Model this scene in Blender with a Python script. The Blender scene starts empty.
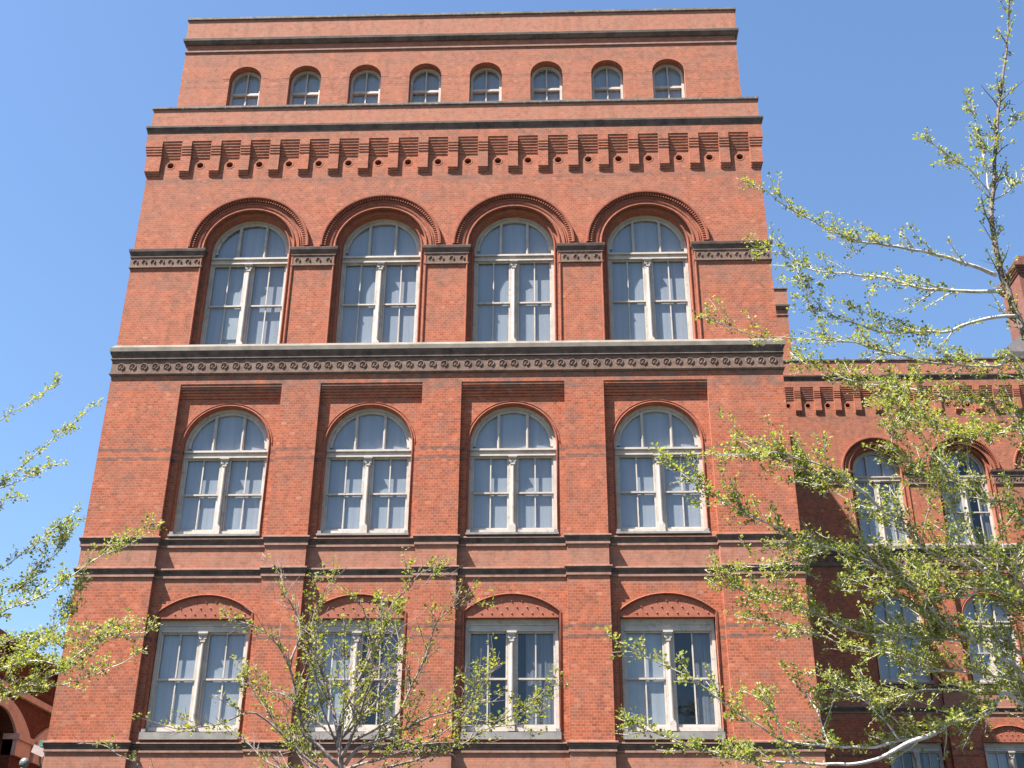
import bpy, math, random
from mathutils import Vector, noise
S = bpy.context.scene
C = S.collection

# ------------------------------------------------------------------ camera, sky, sun, exposure
FPX = 1185.0
YAW, PITCH, ROLL = -0.03609, 0.46672, 0.00626
CAM = Vector((3.051, -30.068, 1.65))
fwd = Vector((math.sin(YAW)*math.cos(PITCH), math.cos(YAW)*math.cos(PITCH), math.sin(PITCH)))
r0 = Vector((math.cos(YAW), -math.sin(YAW), 0.0))
u0 = r0.cross(fwd)
RGT = r0*math.cos(ROLL) + u0*math.sin(ROLL)
UPV = -r0*math.sin(ROLL) + u0*math.cos(ROLL)
cam_d = bpy.data.cameras.new('camera')
cam_d.sensor_width = 36.0
cam_d.lens = 36.0*FPX/1024.0
cam_d.clip_end = 3000.0
cam = bpy.data.objects.new('camera', cam_d)
C.objects.link(cam)
from mathutils import Matrix
M = Matrix((RGT, UPV, -fwd)).transposed().to_4x4()
M.translation = CAM
cam.matrix_world = M
S.camera = cam

SUN = Vector((0.52, 0.30, -1.0)).normalized()       # the way the light travels
world = bpy.data.worlds.new('World')
S.world = world
world.use_nodes = True
wn = world.node_tree
bg = wn.nodes['Background']
sky = wn.nodes.new('ShaderNodeTexSky')
sky.sky_type = 'NISHITA'
sky.sun_disc = False
sky.sun_elevation = math.asin(-SUN.z)
sky.sun_rotation = math.atan2(-SUN.x, -SUN.y)
sky.air_density = 1.25
sky.dust_density = 0.8
sky.ozone_density = 7.0
wn.links.new(sky.outputs[0], bg.inputs[0])
bg.inputs[1].default_value = 0.052
sun_d = bpy.data.lights.new('sun', 'SUN')
sun_d.energy = 5.0
sun_d.angle = math.radians(0.5)
sun_d.color = (1.0, 0.95, 0.87)
sun = bpy.data.objects.new('sun', sun_d)
C.objects.link(sun)
sun.rotation_euler = SUN.to_track_quat('-Z', 'Y').to_euler()
sun.location = (-30, -20, 60)
S.view_settings.view_transform = 'Standard'
S.view_settings.look = 'None'
S.view_settings.gamma = 1.0
S.view_settings.exposure = 2.13
try:
    S.view_settings.use_curve_mapping = False
except Exception:
    pass
S.cycles.max_bounces = 6
S.cycles.transparent_max_bounces = 12
S.cycles.use_denoising = True


def at(px, py, Y):
    """the point of the plane at depth Y that the photograph shows at this pixel"""
    d = fwd + RGT*((px-512.0)/FPX) - UPV*((py-384.0)/FPX)
    return CAM + d*((Y-CAM.y)/d.y)


# ------------------------------------------------------------------ materials
def new_mat(name):
    m = bpy.data.materials.new(name)
    m.use_nodes = True
    return m, m.node_tree, m.node_tree.nodes['Principled BSDF']


def math_node(nt, op, a, b=None, clamp=False):
    n = nt.nodes.new('ShaderNodeMath')
    n.operation = op
    n.use_clamp = clamp
    for i, v in enumerate((a, b)):
        if v is None:
            continue
        if isinstance(v, (int, float)):
            n.inputs[i].default_value = v
        else:
            nt.links.new(v, n.inputs[i])
    return n.outputs[0]


def mix_node(nt, fac, a, b, mode='MIX'):
    n = nt.nodes.new('ShaderNodeMix')
    n.data_type = 'RGBA'
    n.blend_type = mode
    for k, v in ((0, fac), (6, a), (7, b)):
        if isinstance(v, (int, float)):
            n.inputs[k].default_value = v
        elif isinstance(v, tuple):
            n.inputs[k].default_value = (*v, 1.0)
        else:
            nt.links.new(v, n.inputs[k])
    return n.outputs[2]


def ramp(nt, val, stops, interp='LINEAR'):
    n = nt.nodes.new('ShaderNodeValToRGB')
    n.color_ramp.interpolation = interp
    e = n.color_ramp.elements
    while len(e) < len(stops):
        e.new(0.5)
    for i, (p, c) in enumerate(stops):
        e[i].position = p
        e[i].color = (*c, 1.0) if isinstance(c, tuple) else (c, c, c, 1.0)
    nt.links.new(val, n.inputs[0])
    return n.outputs[0]


def noise_tex(nt, vec, scale, detail=4.0, rough=0.6):
    n = nt.nodes.new('ShaderNodeTexNoise')
    n.inputs['Scale'].default_value = scale
    n.inputs['Detail'].default_value = detail
    n.inputs['Roughness'].default_value = rough
    nt.links.new(vec, n.inputs['Vector'])
    return n.outputs['Fac']


def wall_coords(nt):
    geo = nt.nodes.new('ShaderNodeNewGeometry')
    sp = nt.nodes.new('ShaderNodeSeparateXYZ')
    nt.links.new(geo.outputs['Position'], sp.inputs[0])
    sn = nt.nodes.new('ShaderNodeSeparateXYZ')
    nt.links.new(geo.outputs['True Normal'], sn.inputs[0])
    ax = math_node(nt, 'GREATER_THAN', math_node(nt, 'ABSOLUTE', sn.outputs[0]), 0.7)
    az = math_node(nt, 'GREATER_THAN', math_node(nt, 'ABSOLUTE', sn.outputs[2]), 0.8)
    # u = X, or Y on walls that face sideways; v = Z, or Y on soffits
    u = math_node(nt, 'ADD', math_node(nt, 'MULTIPLY', sp.outputs[0], math_node(nt, 'SUBTRACT', 1.0, ax)),
                  math_node(nt, 'MULTIPLY', sp.outputs[1], ax))
    v = math_node(nt, 'ADD', math_node(nt, 'MULTIPLY', sp.outputs[2], math_node(nt, 'SUBTRACT', 1.0, az)),
                  math_node(nt, 'MULTIPLY', sp.outputs[1], az))
    cb = nt.nodes.new('ShaderNodeCombineXYZ')
    nt.links.new(u, cb.inputs[0])
    nt.links.new(v, cb.inputs[1])
    return geo.outputs['Position'], sp.outputs[2], cb.outputs[0]


BANDS = [(14.73, .055, .85), (14.46, .055, .85), (9.75, .05, .9), (9.48, .05, .9), (23.84, .06, .35),
         (28.30, .06, .35), (28.02, .06, .3), (21.9, .04, 0.0)]
STAINS = [(16.55, 17.12, .85), (29.55, 29.85, .35), (25.38, 25.65, .6), (22.9, 23.5, .3), (19.9, 20.7, .45), (28.9, 29.5, .35), (13.9, 14.3, .2), (8.0, 8.6, .15), (11.4, 11.95, .5), (6.0, 6.65, .45),
          (10.75, 11.12, .35), (27.0, 27.35, .3), (23.6, 24.05, .4)]


BLEACH = [(11.36, 11.94, .6), (5.9, 6.64, .6), (25.9, 26.6, .45), (30.1, 30.9, .45), (10.9, 11.09, .3)]


def make_brick(name, tone=(1, 1, 1), soot=1.0):
    m, nt, bs = new_mat(name)
    pos, z, uv = wall_coords(nt)

    def brick(c1, c2, mortar):
        n = nt.nodes.new('ShaderNodeTexBrick')
        n.inputs['Scale'].default_value = 1.0
        n.inputs['Brick Width'].default_value = 0.135
        n.inputs['Row Height'].default_value = 0.077
        n.inputs['Mortar Size'].default_value = 0.0075
        n.inputs['Mortar Smooth'].default_value = 0.3
        n.inputs['Bias'].default_value = 0.0
        n.inputs['Color1'].default_value = (*c1, 1)
        n.inputs['Color2'].default_value = (*c2, 1)
        n.inputs['Mortar'].default_value = (*mortar, 1)
        nt.links.new(uv, n.inputs['Vector'])
        return n
    bt = brick((0, 0, 0), (1, 1, 1), (.5, .5, .5))
    per = nt.nodes.new('ShaderNodeSeparateColor')
    nt.links.new(bt.outputs['Color'], per.inputs[0])
    rnd = per.outputs[0]
    col = ramp(nt, rnd, [(0.0, (.19, .068, .045)), (.08, (.25, .072, .040)), (.35, (.300, .082, .040)),
                         (.6, (.335, .098, .049)), (.85, (.37, .112, .057)), (.97, (.385, .135, .075)), (1.0, (.44, .21, .14))])
    # broad fading, patchy rebuilt areas
    n1 = noise_tex(nt, pos, 0.45, 3, .6)
    col = mix_node(nt, ramp(nt, n1, [(.35, 0.0), (.7, .55)]), col, (.34, .125, .078))
    n2 = noise_tex(nt, pos, 1.9, 5, .65)
    col = mix_node(nt, ramp(nt, n2, [(.46, 0.0), (.70, .65)]), col, (.18, .10, .082))
    # the brick weathers paler and pinker towards the top of the wall
    up = nt.nodes.new('ShaderNodeMapRange')
    up.inputs[1].default_value = 15.0
    up.inputs[2].default_value = 30.0
    up.inputs[3].default_value = 0.0
    up.inputs[4].default_value = .72
    nt.links.new(z, up.inputs[0])
    col = mix_node(nt, up.outputs[0], col, mix_node(nt, .35, (.31, .155, .115), col))
    # mortar
    col = mix_node(nt, math_node(nt, 'MULTIPLY', bt.outputs['Fac'], .72), col, (.35, .205, .155))
    # courses laid in dark brick
    bandmask = None
    for zc, hw, s in BANDS:
        if s <= 0:
            continue
        k = math_node(nt, 'MULTIPLY', math_node(nt, 'LESS_THAN', math_node(nt, 'ABSOLUTE', math_node(nt, 'SUBTRACT', z, zc)), hw), s)
        bandmask = k if bandmask is None else math_node(nt, 'MAXIMUM', bandmask, k)
    bandmask = math_node(nt, 'MULTIPLY', bandmask, ramp(nt, rnd, [(.0, 1.0), (.6, .7), (1.0, .15)]))
    col = mix_node(nt, bandmask, col, (.11, .082, .075))
    # soot and bleached patches under the ledges
    n3 = noise_tex(nt, pos, 2.6, 6, .7)
    mask = None
    for za, zb, s in STAINS:
        inside = math_node(nt, 'MULTIPLY', math_node(nt, 'GREATER_THAN', z, za), math_node(nt, 'LESS_THAN', z, zb))
        k = math_node(nt, 'MULTIPLY', inside, s)
        mask = k if mask is None else math_node(nt, 'MAXIMUM', mask, k)
    st = math_node(nt, 'MULTIPLY', mask, ramp(nt, n3, [(.40, 0.0), (.62, 1.0)]))
    st = math_node(nt, 'MULTIPLY', st, soot)
    col = mix_node(nt, st, col, (.155, .115, .10))
    bl = None
    for za, zb, k_ in BLEACH:
        inside = math_node(nt, 'MULTIPLY', math_node(nt, 'GREATER_THAN', z, za), math_node(nt, 'LESS_THAN', z, zb))
        k = math_node(nt, 'MULTIPLY', inside, k_)
        bl = k if bl is None else math_node(nt, 'MAXIMUM', bl, k)
    bl = math_node(nt, 'MULTIPLY', bl, ramp(nt, n2, [(.3, .55), (.6, 1.0)]))
    col = mix_node(nt, bl, col, (.32, .19, .15))
    mp = nt.nodes.new('ShaderNodeMapping')
    mp.inputs['Scale'].default_value = (3.2, 3.2, .22)
    nt.links.new(pos, mp.inputs[0])
    n4 = noise_tex(nt, mp.outputs[0], 1.0, 4, .6)
    col = mix_node(nt, ramp(nt, n4, [(.52, 0.0), (.78, .42)]), col, (.165, .09, .075))
    # fine mottling of the burnt faces
    n6 = noise_tex(nt, pos, 5.5, 6, .75)
    col = mix_node(nt, .75, col, ramp(nt, n6, [(.28, .55), (.5, 1.0), (.75, 1.25)]), 'MULTIPLY')
    # lime bloom spots
    n5 = noise_tex(nt, pos, 9.0, 3, .7)
    bloom = math_node(nt, 'MULTIPLY', ramp(nt, n5, [(.66, 0.0), (.74, .55)]), ramp(nt, n2, [(.4, 1.0), (.55, .25)]))
    col = mix_node(nt, bloom, col, (.50, .33, .26))
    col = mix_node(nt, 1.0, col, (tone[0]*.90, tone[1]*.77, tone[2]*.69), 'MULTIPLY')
    nt.links.new(col, bs.inputs['Base Color'])
    bs.inputs['Roughness'].default_value = .9
    bs.inputs['Specular IOR Level'].default_value = .2
    bp = nt.nodes.new('ShaderNodeBump')
    bp.inputs['Strength'].default_value = .22
    bp.inputs['Distance'].default_value = .005
    h = math_node(nt, 'ADD', math_node(nt, 'MULTIPLY', bt.outputs['Fac'], -1.0), math_node(nt, 'MULTIPLY', rnd, .25))
    nt.links.new(h, bp.inputs['Height'])
    nt.links.new(bp.outputs[0], bs.inputs['Normal'])
    return m


def make_plain(name, c1, c2, scale=4.0, rough=.8, spec=.3, bump=0.0, stretch=None, c3=None):
    m, nt, bs = new_mat(name)
    geo = nt.nodes.new('ShaderNodeNewGeometry')
    vec = geo.outputs['Position']
    if stretch:
        mp = nt.nodes.new('ShaderNodeMapping')
        mp.inputs['Scale'].default_value = stretch
        nt.links.new(vec, mp.inputs[0])
        vec = mp.outputs[0]
    f = noise_tex(nt, vec, scale, 5, .65)
    col = ramp(nt, f, [(.33, c1), (.66, c2)])
    if c3:
        f2 = noise_tex(nt, geo.outputs['Position'], scale*3.1, 4, .7)
        col = mix_node(nt, ramp(nt, f2, [(.55, 0.0), (.68, .8)]), col, c3)
    nt.links.new(col, bs.inputs['Base Color'])
    bs.inputs['Roughness'].default_value = rough
    bs.inputs['Specular IOR Level'].default_value = spec
    if bump:
        bp = nt.nodes.new('ShaderNodeBump')
        bp.inputs['Strength'].default_value = bump
        bp.inputs['Distance'].default_value = .02
        nt.links.new(f, bp.inputs['Height'])
        nt.links.new(bp.outputs[0], bs.inputs['Normal'])
    return m


BRICK = make_brick('red_brick')
BRICK_ARCH = make_plain('rubbed_brick', (.175, .048, .028), (.25, .08, .047), 7.0, .85, .2, .2, c3=(.22, .09, .06))
TERRACOTTA = make_plain('terracotta', (.21, .064, .038), (.275, .095, .058), 6.0, .8, .25, .15)
BLACK_STONE = make_plain('sooty_moulded_brick', (.050, .033, .027), (.125, .082, .066), 3.0, .8, .3, .2, c3=(.13, .095, .08))
COPING = make_plain('weathered_coping', (.06, .05, .045), (.15, .12, .10), 3.0, .8, .3, .15, c3=(.30, .27, .23))
LEDGE = make_plain('pink_bullnose_brick', (.18, .095, .072), (.27, .16, .125), 5.0, .85, .2, .15, c3=(.15, .10, .09))
CRUST = make_plain('weathered_ledge_top', (.14, .105, .085), (.22, .17, .14), 4.0, .85, .2, .15, c3=(.16, .12, .10))
BROWN_STONE = make_plain('brown_sandstone', (.095, .058, .044), (.165, .105, .082), 4.0, .85, .2, .2, c3=(.21, .155, .125))
PALE_STONE = make_plain('pale_limestone', (.105, .09, .075), (.175, .152, .128), 2.2, .85, .2, .15, c3=(.16, .135, .11))
GREY_STONE = make_plain('grey_sill_stone', (.14, .13, .125), (.24, .22, .205), 3.0, .85, .2, .15)
PAINT = make_plain('cream_paint', (.33, .285, .25), (.43, .375, .33), 2.2, .6, .3, .05, c3=(.25, .205, .18))
SLATE = make_plain('roof_slate', (.045, .04, .042), (.08, .07, .07), 3.0, .6, .4, .2)
ROOF = make_plain('roof_gravel', (.10, .09, .08), (.17, .16, .15), 5.0, .9, .2)
DARKROOM = make_plain('unlit_room_dark', (.035, .035, .04), (.055, .055, .06), 1.0, .9, .1)  # near-black tone paints the darkness of unlit rooms
TREADGROUND = make_plain('ground_soil_and_turf', (.025, .036, .016), (.042, .046, .025), 0.6, .95, .1)
PAVING = make_plain('paving', (.14, .135, .125), (.20, .19, .17), 2.0, .9, .2)
ASPHALT = make_plain('asphalt', (.032, .032, .033), (.05, .05, .05), 3.0, .9, .2)
METAL_WHITE = make_plain('pink_white_enamel', (.45, .33, .31), (.52, .41, .39), 5.0, .45, .5)
METAL_GREY = make_plain('grey_metal', (.07, .075, .07), (.13, .135, .13), 5.0, .5, .5)
METAL_GREEN = make_plain('green_metal', (.05, .13, .10), (.07, .17, .13), 5.0, .5, .5)


def make_glass(name):
    m, nt, bs = new_mat(name)
    nt.nodes.remove(bs)
    out = nt.nodes['Material Output']
    tr = nt.nodes.new('ShaderNodeBsdfTransparent')
    tr.inputs[0].default_value = (.86, .90, .94, 1)
    gl = nt.nodes.new('ShaderNodeBsdfGlossy')
    gl.inputs['Roughness'].default_value = .02
    gl.inputs[0].default_value = (.95, .97, 1, 1)
    geo = nt.nodes.new('ShaderNodeNewGeometry')
    f = noise_tex(nt, geo.outputs['Position'], 1.6, 2, .5)
    bp = nt.nodes.new('ShaderNodeBump')
    bp.inputs['Strength'].default_value = .25
    bp.inputs['Distance'].default_value = .02
    nt.links.new(f, bp.inputs['Height'])
    nt.links.new(bp.outputs[0], gl.inputs['Normal'])
    lw = nt.nodes.new('ShaderNodeLayerWeight')
    lw.inputs[0].default_value = .5
    refl = math_node(nt, 'ADD', math_node(nt, 'MULTIPLY', math_node(nt, 'POWER', lw.outputs['Facing'], 4.0), .7), .055)
    mx = nt.nodes.new('ShaderNodeMixShader')
    nt.links.new(refl, mx.inputs[0])
    nt.links.new(tr.outputs[0], mx.inputs[1])
    nt.links.new(gl.outputs[0], mx.inputs[2])
    nt.links.new(mx.outputs[0], out.inputs[0])
    return m


GLASS = make_glass('window_glass')
CURTAIN = make_plain('grey_blue_curtain', (.26, .268, .28), (.31, .318, .33), .8, .9, .1, .1, stretch=(9, 9, .4))
NET = make_plain('dim_net_curtain', (.085, .09, .10), (.15, .155, .165), 1.6, .9, .1, .1, stretch=(11, 11, .5))
BLIND = make_plain('white_blind', (.30, .31, .31), (.36, .36, .36), 1.0, .8, .2)


def make_leaf(name, c_dark, c_mid, c_light):
    m, nt, bs = new_mat(name)
    nt.nodes.remove(bs)
    out = nt.nodes['Material Output']
    geo = nt.nodes.new('ShaderNodeNewGeometry')
    col = ramp(nt, geo.outputs['Random Per Island'], [(0.0, c_dark), (.45, c_mid), (.9, c_light), (1.0, (c_light[0]*1.15, c_light[1]*.9, c_light[2]))])
    df = nt.nodes.new('ShaderNodeBsdfPrincipled')
    df.inputs['Roughness'].default_value = .5
    df.inputs['Specular IOR Level'].default_value = .35
    nt.links.new(col, df.inputs['Base Color'])
    tl = nt.nodes.new('ShaderNodeBsdfTranslucent')
    tc = mix_node(nt, 1.0, col, (1.25, 1.15, .55), 'MULTIPLY')
    nt.links.new(tc, tl.inputs[0])
    mx = nt.nodes.new('ShaderNodeMixShader')
    mx.inputs[0].default_value = .48
    nt.links.new(df.outputs[0], mx.inputs[1])
    nt.links.new(tl.outputs[0], mx.inputs[2])
    nt.links.new(mx.outputs[0], out.inputs[0])
    return m


LEAF = make_leaf('young_leaf', (.105, .15, .032), (.21, .255, .058), (.30, .32, .10))
LEAF_BUD = make_leaf('opening_leaf', (.10, .145, .028), (.185, .225, .045), (.275, .28, .075))
BARK = make_plain('grey_bark', (.26, .23, .20), (.54, .50, .46), 9.0, .85, .2, .4, c3=(.10, .085, .075))
BARK_SHADED = make_plain('shaded_bark', (.07, .055, .045), (.15, .12, .10), 9.0, .85, .2, .4, c3=(.22, .19, .17))  # grey bark darkened: the leader's shade side is put into the colour
BARK_DARK = make_plain('purple_grey_bark', (.10, .075, .07), (.25, .20, .185), 9.0, .85, .2, .4, c3=(.34, .30, .27))


# ------------------------------------------------------------------ mesh helpers
class MB:
    def __init__(self):
        self.v, self.f = [], []

    def add(self, pts, faces):
        o = len(self.v)
        self.v += [tuple(p) for p in pts]
        self.f += [tuple(i+o for i in f) for f in faces]

    def quad(self, a, b, c, d):
        self.add([a, b, c, d], [(0, 1, 2, 3)])

    def rect(self, x0, x1, z0, z1, y):          # faces -Y
        if x1-x0 > 1e-6 and z1-z0 > 1e-6:
            self.quad((x0, y, z0), (x1, y, z0), (x1, y, z1), (x0, y, z1))

    def box(self, x0, x1, y0, y1, z0, z1):
        p = [(x, y, z) for z in (z0, z1) for y in (y0, y1) for x in (x0, x1)]
        self.add(p, [(0, 1, 5, 4), (1, 3, 7, 5), (3, 2, 6, 7), (2, 0, 4, 6), (4, 5, 7, 6), (0, 2, 3, 1)])

    def sweep_path(self, path, prof, caps=True):
        """path: (x, y) points walked with the outside on the right hand; prof: (out, z) points"""
        n = len(path)
        rows = []
        for i in range(n):
            def nrm(a, b):
                dx, dy = b[0]-a[0], b[1]-a[1]
                l = math.hypot(dx, dy)
                return (dy/l, -dx/l)
            ns = []
            if i > 0:
                ns.append(nrm(path[i-1], path[i]))
            if i < n-1:
                ns.append(nrm(path[i], path[i+1]))
            if len(ns) == 2:
                k = 1.0+ns[0][0]*ns[1][0]+ns[0][1]*ns[1][1]
                m = ((ns[0][0]+ns[1][0])/k, (ns[0][1]+ns[1][1])/k)
            else:
                m = ns[0]
            rows.append([(path[i][0]+m[0]*o, path[i][1]+m[1]*o, z) for o, z in prof])
        k = len(prof)
        pts = [p for r in rows for p in r]
        fs = []
        for i in range(n-1):
            for j in range(k-1):
                fs.append((i*k+j, (i+1)*k+j, (i+1)*k+j+1, i*k+j+1))
        if caps:
            fs.append(tuple(range(k)))
            fs.append(tuple(reversed([(n-1)*k+j for j in range(k)])))
        self.add(pts, fs)

    def sweep_arc(self, cx, cz, prof, a0=math.pi, a1=0.0, n=40, closed=True):
        """prof: (r, y) points swept round a centre in the XZ plane"""
        k = len(prof)
        pts, fs = [], []
        for i in range(n+1):
            a = a0+(a1-a0)*i/n
            for r, y in prof:
                pts.append((cx+r*math.cos(a), y, cz+r*math.sin(a)))
        kk = k if closed else k-1
        for i in range(n):
            for j in range(kk):
                j2 = (j+1) % k
                fs.append((i*k+j, (i+1)*k+j, (i+1)*k+j2, i*k+j2))
        if closed:
            fs.append(tuple(range(k)))
            fs.append(tuple(reversed(range(n*k, n*k+k))))
        self.add(pts, fs)

    def tube(self, pts, radii, sides=7, cap=True):
        pts = [Vector(p) for p in pts]
        if isinstance(radii, (int, float)):
            radii = [radii]*len(pts)
        n = len(pts)
        ref = Vector((0.13, 0.21, 0.97))
        V, F = [], []
        pn = None
        for i in range(n):
            t = (pts[min(i+1, n-1)]-pts[max(i-1, 0)])
            if t.length < 1e-9:
                t = Vector((0, 0, 1))
            t.normalize()
            if pn is None:
                a = t.cross(ref)
                if a.length < 1e-3:
                    a = t.cross(Vector((1, 0, 0)))
            else:
                a = pn - t*pn.dot(t)
                if a.length < 1e-4:
                    a = t.cross(ref)
            a.normalize()
            pn = a
            b = t.cross(a)
            for s in range(sides):
                an = 2*math.pi*s/sides
                V.append(pts[i]+(a*math.cos(an)+b*math.sin(an))*radii[i])
        for i in range(n-1):
            for s in range(sides):
                s2 = (s+1) % sides
                F.append((i*sides+s, i*sides+s2, (i+1)*sides+s2, (i+1)*sides+s))
        if cap:
            F.append(tuple(reversed(range(sides))))
            F.append(tuple(range((n-1)*sides, n*sides)))
        self.add(V, F)

    def build(self, name, mat, parent=None, smooth=False, loc=None):
        me = bpy.data.meshes.new(name)
        me.from_pydata(self.v, [], self.f)
        me.materials.append(mat)
        if smooth:
            me.polygons.foreach_set('use_smooth', [True]*len(me.polygons))
        me.update()
        o = bpy.data.objects.new(name, me)
        C.objects.link(o)
        if parent:
            o.parent = parent
        if loc:
            o.location = loc
        return o


def empty(name, loc, label, cat, group=None):
    o = bpy.data.objects.new(name, None)
    o.empty_display_size = .5
    C.objects.link(o)
    o.location = loc
    o['label'] = label
    o['category'] = cat
    if group:
        o['group'] = group
    return o


def dup(root, loc, parent):
    c = root.copy()
    C.objects.link(c)
    c.parent = parent
    c.location = loc
    for ch in list(root.children):
        d = ch.copy()
        C.objects.link(d)
        d.parent = c
    return c


def semicircle(cx, cz, r, n=36):
    return [(cx+r*math.cos(math.pi-math.pi*i/n), cz+r*math.sin(math.pi-math.pi*i/n)) for i in range(n+1)]


def segment_arc(cx, zs, half, rise, n=20):
    R = (half*half+rise*rise)/(2*rise)
    cz = zs+rise-R
    a = math.asin(half/R)
    return [(cx+R*math.sin(-a+2*a*i/n), cz+R*math.cos(-a+2*a*i/n)) for i in range(n+1)]


def wall_with_opening(mb, x0, x1, z0, z1, y, zb, arch):
    """sheet at depth y from (x0,z0) to (x1,z1) with an opening whose head is the arch polyline"""
    xa, xb = arch[0][0], arch[-1][0]
    mb.rect(x0, xa, z0, z1, y)
    mb.rect(xb, x1, z0, z1, y)
    mb.rect(xa, xb, z0, zb, y)
    for (ax, az), (bx, bz) in zip(arch[:-1], arch[1:]):
        mb.quad((ax, y, az), (bx, y, bz), (bx, y, z1), (ax, y, z1))


def reveal(mb, arch, zb, y0, y1):
    out = [(arch[0][0], zb)]+arch+[(arch[-1][0], zb)]
    for (ax, az), (bx, bz) in zip(out[:-1], out[1:]):
        mb.quad((ax, y0, az), (ax, y1, az), (bx, y1, bz), (bx, y0, bz))
    mb.quad((arch[0][0], y0, zb), (arch[-1][0], y0, zb), (arch[-1][0], y1, zb), (arch[0][0], y1, zb))


def bead(mb, arch, zb, y, r):
    mb.tube([(arch[0][0], y, zb)]+[(x, y, z) for x, z in arch]+[(arch[-1][0], y, zb)], r, 8)


# ------------------------------------------------------------------ the ground
g = MB()
g.add([(-900, -900, 0), (900, -900, 0), (900, 900, 0), (-900, 900, 0)], [(0, 1, 2, 3)])
o = g.build('ground', TREADGROUND)
o['kind'] = 'structure'
for (a, b) in ((-33.0, -28.5), (-16.5, -13.2)):
    g = MB()
    g.box(-60, 60, a, b, -.1, .12)
    o = g.build('pavement', PAVING)
    o['kind'] = 'structure'
g = MB()
g.add([(-60, -28.5, .004), (60, -28.5, .004), (60, -16.5, .004), (-60, -16.5, .004)], [(0, 1, 2, 3)])
o = g.build('road', ASPHALT)
o['kind'] = 'structure'

# ------------------------------------------------------------------ windows
def colonnette(mb, h, yb=-.045):
    """engaged column with base and scrolled capital between two sashes, bottom at z=0"""
    mb.box(-.105, .105, -.005, .08, 0, h)
    mb.box(-.085, .085, yb-.075, -.008, 0, .20)
    mb.box(-.07, .07, yb-.06, -.008, .20, .25)
    shaft = [(0, yb, .25), (0, yb, .30), (0, yb, h-.30), (0, yb, h-.26)]
    mb.tube(shaft, [.062, .052, .046, .05], 12)
    mb.box(-.06, .06, yb-.055, -.008, h-.26, h-.23)
    mb.box(-.05, .05, yb-.045, -.008, h-.23, h-.10)
    for s in (-1, 1):
        mb.tube([(s*.06, yb-.065, h-.15), (s*.06, -.01, h-.15)], .042, 10)
        mb.tube([(s*.04, yb-.055, h-.21), (s*.04, -.01, h-.21)], .03, 8)
    mb.box(-.105, .105, yb-.085, -.008, h-.10, h-.05)
    mb.box(-.125, .125, yb-.10, -.008, h-.05, h)


def sash_pair(mb, x0, x1, h, z0=.10):
    """upper and lower sash with one upright glazing bar each"""
    zm = z0+(h-z0)*.5
    xm = (x0+x1)/2
    for (za, zb, ya, yb) in ((z0, zm+.02, .045, .085), (zm-.02, h, .005, .043)):
        low = za == z0
        mb.box(x0, x0+.045, ya, yb, za, zb)
        mb.box(x1-.045, x1, ya, yb, za, zb)
        mb.box(x0+.045, x1-.045, ya, yb, za, za+(.085 if low else .045))
        mb.box(x0+.045, x1-.045, ya, yb, zb-.045, zb)
        mb.box(xm-.017, xm+.017, ya-.004, yb-.004, za+(.086 if low else .046), zb-.046)


def arch_window(hw, ht, hs):
    """ht: height of the transom, hs: height where the arched head springs; origin at the bottom middle"""
    f = MB()
    b = .085
    f.box(-hw, -hw+b, -.03, .12, 0, hs)
    f.box(hw-b, hw, -.03, .12, 0, hs)
    f.sweep_arc(0, hs, [(hw, -.03), (hw, .12), (hw-b, .12), (hw-b, -.03)])
    f.sweep_arc(0, hs, [(hw-b-.002, .01), (hw-b-.002, .09), (hw-b-.075, .09), (hw-b-.075, .01)])
    f.box(-hw+b, hw-b, -.06, .11, 0, .10)
    # transom: ledge, fascia, ledge
    f.box(-hw+.02, hw-.02, -.075, .11, ht, ht+.045)
    f.box(-hw+.02, hw-.02, -.035, .11, ht+.047, ht+.155)
    f.box(-hw+.02, hw-.02, -.095, .11, ht+.157, ht+.215)
    xr = hw-b-.05
    xm = .335*hw
    for s in (-1, 1):
        zt = hs+math.sqrt(xr*xr-xm*xm)
        f.box(s*xm-.04, s*xm+.04, -.02, .09, ht+.217, zt)
        f.box(s*xm-.012, s*xm+.012, -.035, -.022, ht+.217, zt-.02)
    sashes = []
    for s in (-1, 1):
        a, c = (.11, hw-b-.003) if s > 0 else (-hw+b+.003, -.11)
        sh = MB()
        sash_pair(sh, a, c, ht)
        sashes.append(sh)
    w = f.build('window', PAINT)
    for sh in sashes:
        sh.build('sash', PAINT, w)
    m = MB()
    colonnette(m, ht-.003)
    m.build('mullion', PAINT, w)
    gl = MB()
    gl.rect(-hw+.03, hw-.03, .05, ht+.098, .055)
    hd = semicircle(0, hs, hw-.04, 24)
    gl.add([(x, .055, z) for x, z in hd]+[(hw-.04, .055, ht+.1), (-hw+.04, .055, ht+.1)], [tuple(reversed(range(len(hd)+2)))])
    gl.build('pane', GLASS, w)
    return w


def flat_window(hw, ht, top):
    f = MB()
    b = .085
    f.box(-hw, -hw+b, -.03, .12, 0, top)
    f.box(hw-b, hw, -.03, .12, 0, top)
    f.box(-hw+b, hw-b, -.06, .11, 0, .10)
    f.box(-hw+b, hw-b, -.02, .12, ht+.06, top)
    f.box(-hw+.09, hw-.09, -.06, .11, ht, ht+.058)
    f.box(-hw+.09, hw-.09, -.045, -.021, ht+.16, ht+.19)
    sashes = []
    for s in (-1, 1):
        a, c = (.11, hw-b-.003) if s > 0 else (-hw+b+.003, -.11)
        sh = MB()
        sash_pair(sh, a, c, ht)
        sashes.append(sh)
    w = f.build('window', PAINT)
    for sh in sashes:
        sh.build('sash', PAINT, w)
    m = MB()
    colonnette(m, ht-.003)
    m.build('mullion', PAINT, w)
    gl = MB()
    gl.rect(-hw+.03, hw-.03, .05, ht+.03, .055)
    gl.build('pane', GLASS, w)
    return w


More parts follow.
